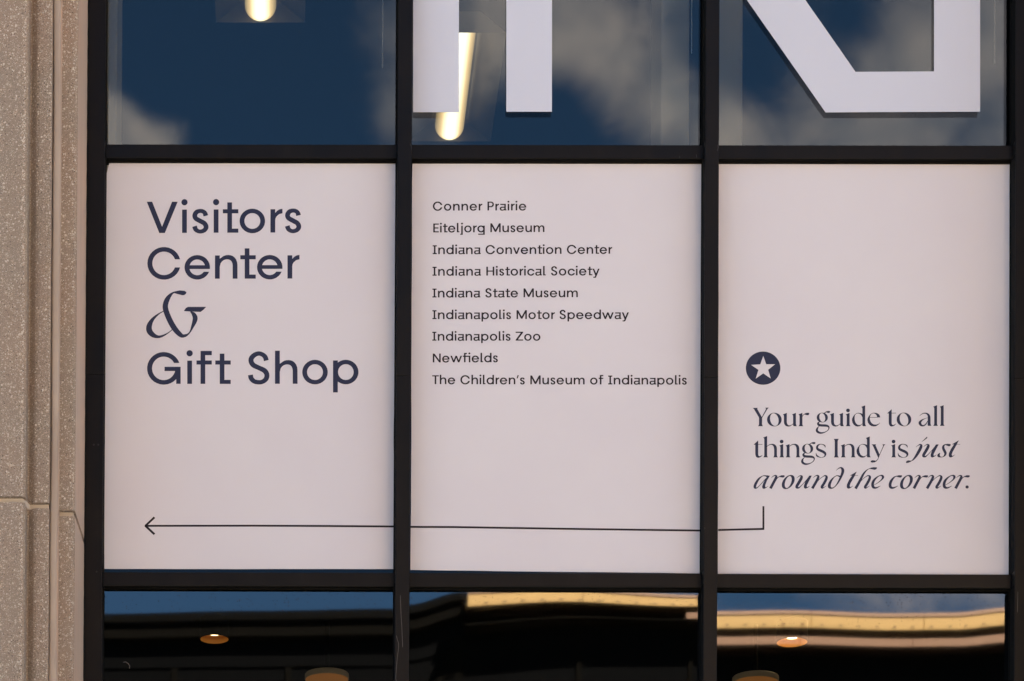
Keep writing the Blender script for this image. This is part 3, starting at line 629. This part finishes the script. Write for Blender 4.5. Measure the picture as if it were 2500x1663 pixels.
It = {
 'j': [('s', sh_([(735, 545, 5), (790, 500, 14), (860, 464, 36), (903, 490, 66), (884, 570, 84), (800, 730, 84), (720, 855, 62), (650, 940, 40), (590, 988, 16)], 735, 872)),
       ('p', sh_([(640, 960), (600, 978), (550, 974), (490, 968), (440, 985), (417, 1020), (422, 1052), (480, 1048), (560, 1015), (630, 975)], 735, 872)), ('p', sh_([(912, 383), (1085, 215), (1097, 228), (1085, 262), (1000, 325)], 735, 872))],
 'u': [('s', sh_([(978, 535, 5), (1030, 490, 14), (1098, 462, 34), (1132, 490, 72), (1112, 560, 84), (1045, 680, 86), (982, 785, 84), (980, 835, 74), (1035, 848, 42), (1095, 803, 22), (1170, 730, 14), (1250, 640, 12), (1330, 540, 12)], 978, 872)),
       ('p', sh_([(1380, 458), (1455, 458), (1330, 700), (1298, 760), (1292, 810), (1315, 825), (1395, 785), (1330, 845), (1255, 878), (1210, 850), (1205, 790), (1230, 710), (1262, 630)], 978, 872))],
 's': [('p', sh_([(1660, 472), (1690, 450), (1740, 440), (1830, 445), (1845, 470), (1825, 510), (1790, 520), (1730, 500), (1680, 478)], 1415, 872)),
       ('s', sh_([(1700, 452, 12), (1645, 475, 36), (1606, 530, 64), (1612, 600, 74), (1652, 680, 78), (1675, 740, 70), (1655, 805, 50), (1605, 850, 22), (1540, 864, 18), (1500, 862, 24)], 1415, 872)),
       ('p', sh_([(1505, 725), (1440, 760), (1415, 815), (1435, 860), (1490, 875), (1560, 868), (1510, 842), (1490, 800)], 1415, 872))],
 't': [('p', sh_([(2097, 330), (2030, 470), (1895, 710), (1872, 780), (1885, 822), (1920, 820), (1990, 775), (1920, 840), (1850, 878), (1800, 860), (1782, 810), (1790, 740), (1850, 610), (1950, 460), (1885, 458), (2000, 390)], 2097, 872)), ('p', sh_([(2030, 449), (2140, 449), (2140, 461), (2024, 461)], 2097, 872))],
 'a': [('s', zz([(450, 372, 24), (405, 352, 22), (345, 360, 14), (272, 418, 36), (213, 510, 48), (192, 575, 50), (206, 604, 34), (250, 590, 14), (320, 520, 10), (400, 430, 10), (470, 360, 10)], 167, 615, k7)),
       ('p', zz([(500, 352), (435, 460), (405, 545), (405, 585), (420, 590), (470, 560), (420, 605), (380, 622), (350, 610), (345, 570), (365, 510), (395, 450), (440, 378), (390, 350), (440, 342)], 167, 615, k7))],
 'r': [('s', zz([(530, 395, 3), (572, 360, 12), (614, 347, 26), (634, 368, 42), (618, 415, 50), (580, 487, 50), (514, 612, 53)], 530, 615, k7)), ('s', zz([(628, 440, 8), (665, 390, 11), (705, 366, 18)], 530, 615, k7)),
       ('p', zz([(685, 376), (715, 352), (745, 341), (795, 342), (806, 356), (796, 378), (775, 388), (750, 386)], 530, 615, k7))],
 'o': [tilt_ring(0, (480 - 615) * k7, 166 * k7, 105 * k7, 38, 128 * k7, 63 * k7, 20)],
 'n': [('s', zz([(1390, 395, 3), (1434, 358, 12), (1478, 347, 28), (1498, 370, 44), (1482, 418, 49), (1445, 490, 49), (1374, 612, 52)], 1390, 615, k7)), ('s', zz([(1462, 490, 7), (1540, 405, 9), (1625, 350, 14)], 1390, 615, k7)), ('s', zz(n2, 1390, 615, k7))],
 'd': [('s', zz([(1865, 243, 3), (1910, 202, 14), (1965, 187, 30), (1998, 225, 54), (1996, 285, 52), (1962, 375, 42), (1900, 495, 26), (1832, 580, 15), (1770, 606, 28), (1726, 580, 56), (1730, 515, 52), (1772, 435, 34), (1830, 375, 14), (1885, 350, 18), (1950, 370, 32)], 1865, 615, k7))],
 'h': [('p', zz([(428, 170), (460, 152), (500, 144), (555, 145), (563, 158), (545, 180), (520, 187), (490, 180)], 437, 505, k8)), ('s', zz([(445, 162, 5), (390, 192, 14), (335, 255, 30), (290, 340, 38), (245, 425, 41), (199, 505, 43)], 437, 505, k8)),
       ('s', zz([(268, 405, 6), (335, 332, 7), (405, 286, 12)], 437, 505, k8)), ('s', [(x, y, w) for x, y, w in zz(n2, 1662, 615, k7)])],
 'e': [('s', zz([(516, 442, 5), (575, 408, 9), (640, 355, 18), (664, 312, 36), (648, 286, 28), (610, 286, 13), (555, 318, 22), (505, 375, 38), (488, 435, 44), (502, 482, 42), (550, 492, 24), (622, 458, 3)], 467, 505, k8))],
 'c': [('p', zz([(880, 300), (905, 286), (935, 279), (980, 280), (986, 292), (975, 312), (955, 320), (930, 314)], 762, 505, k8)), ('s', zz([(905, 288, 7), (850, 316, 22), (802, 378, 40), (783, 440, 44), (796, 484, 42), (845, 492, 26), (917, 458, 3)], 762, 505, k8))],
 '.': [('p', [(26 * k8 * math.cos(k * math.pi / 10), -27 * k8 + 27 * k8 * math.sin(k * math.pi / 10)) for k in range(20)])],
}
def serif(root, items):
    ink = Ink(LY)
    for font, ch, x, base in items:
        for o_, s in [(o_, s) for o_ in (-.22, .22) for s in font[ch]]:
            T = lambda P: [(x + o_ + p[0] / K, base + p[1] / K) for p in P]
            if s[0] == 'p': ink.poly(T(s[1]))
            elif s[0] == 't': ink.strip(T(s[1]), T(s[2]))
            else:
                A, B = stroke_sides(s[1]); ink.strip(T(A), T(B))
    return ink.build('word', M['ink'], root)
a1 = lambda x: 1820 + x / K; a2 = lambda x: 1980 + x / K; a3 = lambda x: 2140 + x / K; a5 = lambda x: 1990 + x / K; a6 = lambda x: 2180 + x / K
a7 = lambda x: 1820 + x / 8.418; a8 = lambda x: 2060 + x / 6.932
b = 1040.8
serif(S3_, [(R_, 'Y', a1(435), b), (R_, 'o', a1(921), b), (R_, 'u', a1(1230), b), (R_, 'r', a1(1728), b)])
serif(S3_, [(R_, 'g', a2(185), b), (R_, 'u', a2(642), b), (R_, 'i', a2(1143), b), (R_, 'd', a2(1645), b), (R_, 'e', a2(1802), b)])
serif(S3_, [(R_, 't', a3(392), b - .3), (R_, 'o', a3(875), b - .3)])
serif(S3_, [(R_, 'a', a3(1635), b - .9), (R_, 'l', a3(1843), b - .9), (R_, 'l', a3(2053), b - .9)])
b = 1116.8
serif(S3_, [(R_, 't', a1(315), b), (R_, 'h', a1(603), b), (R_, 'i', a1(1117), b), (R_, 'n', a1(1318), b), (R_, 'g', a1(1808), b), (R_, 's', a5(30), b)])
serif(S3_, [(R_, 'I', a5(630), b), (R_, 'n', a5(858), b), (R_, 'd', a5(1660), b), (R_, 'y', a5(1800), b)])
serif(S3_, [(R_, 'i', a6(-17), b), (R_, 's', a6(165), b)])
serif(S3_, [(It, 'j', a6(735), b), (It, 'u', a6(978), b), (It, 's', a6(1415), b), (It, 't', a6(2097), b)])
b = 1193.0
serif(S3_, [(It, 'a', a7(167), b), (It, 'r', a7(530), b), (It, 'o', a7(879), b), (It, 'u', a7(1055), b), (It, 'n', a7(1390), b), (It, 'd', a7(1865), b)])
serif(S3_, [(It, 't', a8(218), b), (It, 'h', a8(437), b), (It, 'e', a8(467), b)])
serif(S3_, [(It, 'c', a8(762), b), (It, 'o', a8(1060), b), (It, 'r', a8(1200), b), (It, 'n', a8(1422), b), (It, 'e', a8(1676), b), (It, 'r', a8(1905), b), (It, '.', a8(2087), b)])

# star badge
ink = Ink(LY); ink.poly([(1863 + 42.2 * math.cos(k * math.pi / 32), 899 + 40.6 * math.sin(k * math.pi / 32)) for k in range(64)]); bd = ink.build('badge', M['ink'], S3_)
ink = Ink(LY - .0004); ink.poly([(1800 + x / 11.785, 840 + y / 11.785) for x, y in ((748, 343), (832, 583), (1088, 583), (888, 742), (962, 992), (748, 845), (530, 998), (608, 745), (398, 600), (662, 586))])
ink.build('star', M['film'], bd)
# arrow, broken by the mullions
def bar(root, pts, w, name='arrow_line'):
    ink = Ink(LY)
    for (x0, y0), (x1, y1) in zip(pts, pts[1:]):
        l = math.hypot(x1 - x0, y1 - y0); nx, ny = -(y1 - y0) / l * w / 2, (x1 - x0) / l * w / 2
        ink.poly([(x0 + nx, y0 + ny), (x1 + nx, y1 + ny), (x1 - nx, y1 - ny), (x0 - nx, y0 - ny)])
    return ink.build(name, M['ink2'], root)
bar(S1_, [(357, 1284), (620, 1283.6), (800, 1284.4), (962, 1285.6)], 4.8)
bar(S1_, [(377.2, 1263), (354.4, 1284.6)], 5.2, 'arrow_head'); bar(S1_, [(354.4, 1283.4), (377.2, 1304.6)], 5.2, 'arrow_head')
bar(S2_, [(1002, 1286.5), (1110, 1287), (1400, 1291.5), (1713, 1295.6)], 4.8)
bar(S3_, [(1753.5, 1294.1), (1865.9, 1291.4)], 4.8); bar(S3_, [(1863.8, 1236), (1863.8, 1290)], 4.6)

# ------------------------------------------------------------------ big white letters on the upper panes
def cut(name, polys, label):
    root = None; q = MB()
    for pts in polys:
        P = [at(px, py, -.0035) for px, py in pts]; n = len(P); tri_poly(q, P)
        B = [Vector((p.x, -.0012, p.z)) for p in P]; q.add([tuple(v) for v in B], [tuple(reversed(t)) for t in tessellate_polygon([[Vector((v.x, v.z, 0)) for v in B]])])
        o = len(q.v); q.v += [tuple(p) for p in P] + [tuple(p) for p in B]
        q.f += [(o + i, o + (i + 1) % n, o + n + (i + 1) % n, o + n + i) for i in range(n)]
    o = q.build(name, M['white']); return tag(o, label, 'letter', 'large white letters on the upper panes')
TOPY = -640
cut('window_letter', [[(1008.7, 274), (1120.4, 273.7), (1120.4, TOPY + 110), (1236.2, TOPY + 110), (1236.2, 272.7), (1347.4, 272.5), (1348.2, TOPY), (1008.7, TOPY)]], 'large white letter with two straight legs on the upper middle pane')
r3 = lambda P: [(1700 + x / 2.946, y / 2.946) for x, y in P]
cut('window_letter', [r3([(178, -267), (930, 808), (2041, 803), (2041, -1900), (1712, -1900), (1710, 514), (1145, 517), (178, -868)])], 'large white angular letter with slanting stroke on the upper right pane')

# ------------------------------------------------------------------ inside: lamps, columns, cords
def lens_mat():
    m = bpy.data.materials.new('glowing_lamp_lens'); m.use_nodes = True; b_ = bsdf(m)
    t = mnode(m, 'ShaderNodeTexCoord'); xyz = mnode(m, 'ShaderNodeSeparateXYZ'); lk(m, t.outputs['Object'], xyz.inputs[0])
    a = mth(m, 'DIVIDE', mth(m, 'ABSOLUTE', xyz.outputs['X']), .072)
    e = mth(m, 'DIVIDE', mth(m, 'SUBTRACT', xyz.outputs['Y'], .48), .07)        # fades towards the far cap
    e = mth(m, 'MAXIMUM', e, 0.0)
    r = mth(m, 'POWER', mth(m, 'ADD', mth(m, 'MULTIPLY', a, a), mth(m, 'MULTIPLY', e, e)), .5)
    c = ramp(m, r, [(0, (1, .93, .78)), (.36, (1, .84, .52)), (.66, (.55, .36, .16)), (1, (.13, .09, .04))])
    lk(m, c, b_.inputs['Emission Color']); b_.inputs['Emission Strength'].default_value = .42
    b_.inputs['Base Color'].default_value = (.3, .28, .22, 1); return m
M['lens'] = lens_mat()
def ceiling_lamp(xc, y0, y1, label):
    z = CEIL_U; w = .205; r = .072; L_ = y1 - y0
    root = empty('ceiling_lamp', (xc, (y0 + y1) / 2, z), label, 'ceiling light', 'long glowing lamps inside the upper windows')
    h = L_ / 2; q = MB()
    # tapered open reflector trough, mouth down
    a, b2, zt = w, .085, .10
    vs = [(-a, -h, 0), (a, -h, 0), (a, h, 0), (-a, h, 0), (-b2, -h, zt), (b2, -h, zt), (b2, h, zt), (-b2, h, zt)]
    q.add(vs, [(0, 1, 5, 4), (1, 2, 6, 5), (2, 3, 7, 6), (3, 0, 4, 7), (4, 5, 6, 7)])
    o = q.build('reflector', M['trough'], None); o.location = root.location; o.parent = root; o.matrix_parent_inverse = root.matrix_world.inverted()
    q = MB(); n = 14
    for k, y in enumerate([-h + .004, -h * .3, h * .5, h - .003]):
        rr = r
        for j in range(n + 1):
            t = math.pi * j / n; q.v.append((-rr * math.cos(t), y, .076 - rr * math.sin(t)))
    for k in range(3):
        for j in range(n): a0 = k * (n + 1) + j; q.f.append((a0, a0 + 1, a0 + n + 2, a0 + n + 1))
    q.f.append(tuple(range(n + 1)))
    o = q.build('lens', M['lens'], None, smooth=True); o.location = root.location; o.parent = root; o.matrix_parent_inverse = root.matrix_world.inverted()
    return root
g1 = atz(636, 55, CEIL_U); g2 = atz(1097, 345, CEIL_U); g3 = atz(1139, 80, CEIL_U)
LL = g2.y - g3.y
ceiling_lamp(g1.x, g1.y - LL, g1.y, 'glowing lamp end seen through the upper left pane')
ceiling_lamp(g2.x, g3.y, g2.y, 'long glowing lamp behind the upper middle pane and white letter')
M['lens']  # lens centre sits at the middle of the lamp
for i, (xa, xb, lab) in enumerate(((1613, 1683, 'pale column inside the right end of the upper middle pane'), (1742, 1813, 'pale column inside the left edge of the upper right pane'), (190, 286, 'pale column inside the left edge of the upper left pane'))):
    c0, c1 = at(xa, 250, .55).x, at(xb, 250, .55).x
    tag(MB().box(c0, c1, .55, .9, CZ + 5.31, CEIL_U + .15).build('interior_column', M['column'], bevel=.01), lab, 'column', 'pale columns inside the upper windows')
for (px, py, lab) in ((934, 167, 'thin white blind cord inside the upper left pane'), (1688.5, 131, 'thin white blind cord inside the upper middle pane'), (2428.5, 157, 'thin white blind cord inside the upper right pane')):
    pt = at(px, py, .12); q = MB(); q.lathe([(.0016, CEIL_U), (.0016, pt.z + .02), (.0022, pt.z + .015), (.0015, pt.z)], pt.x, pt.y, 8)
    tag(q.build('blind_cord', M['cord']), lab, 'cord', 'blind cords in the upper windows')

def downlight(px, py, dia_px, label, bulb='bulb'):
    z = CZ + 4.82; c = atz(px, py, z); d = c.y + D; r = dia_px / F * d / 2
    root = empty('downlight', tuple(c), label, 'ceiling light', 'small round downlights in the dark room')
    MB().lathe([(r * 1.0, z), (r * .98, z + .012), (r * .60, z + .095), (r * .55, z + .098)], c.x, c.y).build('reflector', M['gold'], root, smooth=True)
    MB().disc(c.x, c.y, z + .028, r * .40).build('bulb', M[bulb], root)
    MB().lathe([(r * 1.0, z), (r * 1.04, z + .001), (r * 1.04, z + .125)], c.x, c.y).build('housing', M['gasket_and_shadow'], root)
    return root
downlight(523.5, 1561, 69, 'small orange downlight in the lower left pane')
downlight(1933.6, 1568.5, 74, 'small bright downlight over the tan reflection in lower right pane', 'bulb_bright')
def drum(px, top, dia_px, label):
    z = CZ + 4.6; c = atz(px, top + 11 + dia_px * .144, z); d = c.y + D; r = dia_px / F * d / 2
    root = empty('drum_lamp', tuple(c), label, 'ceiling light', 'round drum lamps at the bottom of the lower panes')
    MB().lathe([(r * .97, z), (r, z + .002), (r, z + .026), (r * .97, z + .03), (0.001, z + .03)], c.x, c.y, 56).build('rim', M['rim_glow'], root)
    MB().disc(c.x, c.y, z + .0015, r * .965, 56).build('diffuser', M['drum'], root)
    MB().lathe([(.012, z + .03), (.012, z + .30)], c.x, c.y, 12).build('stem', M['gasket_and_shadow'], root)
drum(798, 1633, 108, 'dim orange drum lamp at the bottom of the lower left pane')
drum(1844.6, 1640, 113, 'dim orange drum lamp at the bottom of the lower right pane')
tag(MB().box(-8.69, 11.69, .16, 8.98, CZ + 4.925, CZ + 4.945).build('ceiling', M['dark_in']), kind='structure')

# ------------------------------------------------------------------ across the street (seen only mirrored in the panes)
OY = -40.0; DD = D - OY - .5          # mirrored distance from the camera = 12 + 40
def up(px, py):                  # photo position of a mirrored point -> x, z on the front of the far buildings
    v = ROT @ Vector(((px - PX) / F, 1, (PY - py) / F)); t = DD / v.y
    return v.x * t, CZ + v.z * t
ob = empty('stone_building', (14, OY, 0), 'cream stone building across the street mirrored in the lower panes', 'building')
x0, zt = up(1141, 1498); _, zc = up(1900, 1497); _, zb = up(1900, 1539); _, z2 = up(1900, 1560); _, z3 = up(1900, 1580)
ztop = zc
def fbox(xa, xb, f, bk, za, zb_, name, m, bv=0): return MB().box(xa, xb, OY - bk, OY + f, za, zb_).build(name, m, ob, bevel=bv)
h = ztop - zb
XE = x0 + 34
for k in range(17):                                         # fascia stones with fine joints
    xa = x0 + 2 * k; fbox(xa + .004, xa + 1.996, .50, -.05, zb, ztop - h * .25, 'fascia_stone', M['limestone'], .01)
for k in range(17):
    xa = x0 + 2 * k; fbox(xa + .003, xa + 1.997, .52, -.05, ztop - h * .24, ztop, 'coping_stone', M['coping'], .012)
fbox(x0, XE, .46, 0, zb + .01, ztop - h * .29, 'fascia_core', M['dark_clad'])
fbox(x0, XE, .49, 9, zb - .03, zb - .004, 'soffit_shadow', M['dark_clad']); fbox(x0, XE, .49, 9, z3 - .03, z3 - .004, 'soffit_shadow', M['dark_clad'])  # dark boards added to keep the shadow under the ledges black
k = 0; xa = x0 + .3
while xa < XE:
    fbox(xa, xa + .06, .515, -.48, zb + h * .14, zb + h * .24, 'shadow_notch', M['bronze']); xa += .325  # small darker blocks paint shadow notches along the fascia
fbox(x0 + .02, XE, .06, 9, ztop - h * .6, ztop - .03, 'roof', M['coping'])
xb_ = up(1672, 1560)[0]
for k in range(15):
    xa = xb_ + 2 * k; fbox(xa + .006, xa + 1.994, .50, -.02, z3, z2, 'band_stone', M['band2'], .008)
zl = CZ + .262 * DD
fbox(x0, XE, -.02, 10, zl + .01, z3 - .02, 'curtain_wall', M['dark_glass'])
fbox(x0, XE, .02, 10, 0, zl, 'bounce_wall', M['limestone'])  # unseen lower wall, added to bounce sunlight onto our facade
for j in range(3):
    for k in range(16): fbox(x0 + .7 + 2 * k, x0 + 1.9 + 2 * k, .03, -.021, 1 + j * 4.2, 3.8 + j * 4.2, 'window', M['dark_glass'])
fbox(x0, XE, -.30, 10, z3 - .02, zb + h * .1, 'window_strip', M['dark_clad'])
for k in range(18): fbox(x0 + 2 * k - .04, x0 + 2 * k + .04, .03, .02, zl + .02, z3 - .03, 'pilaster', M['dark_clad'])
db = empty('bronze_building', (-8, OY, 0), 'dark bronze clad building across the street beside the stone one', 'building')
_, zr = up(500, 1497); zr = CZ + (zr - CZ) * 51.75 / 51.5
def gbox(xa, xb, f, bk, za, zb_, name, m): return MB().box(xa, xb, OY - bk, OY + f, za, zb_).build(name, m, db)
XA = -24; XB = x0 - .004
gbox(XA, XB, -.02, 10, 0, zr - .9, 'facade', M['dark_glass'])
gbox(XA, XB, .25, 10, zr - .15, zr, 'parapet', M['dark_clad'])
gbox(XA, XB, .05, 10, zr - .28, zr - .155, 'reveal', M['dark_glass'])
gbox(XA, XB, .24, 10, zr - .43, zr - .285, 'fascia', M['dark_clad'])
gbox(XA, XB, .02, 10, zr - .9, zr - .435, 'lintel', M['dark_glass'])
for k in range(14): gbox(XA + 2 * k, XA + 2 * k + .1, .05, .01, 0, zr - .92, 'fin', M['dark_clad'])
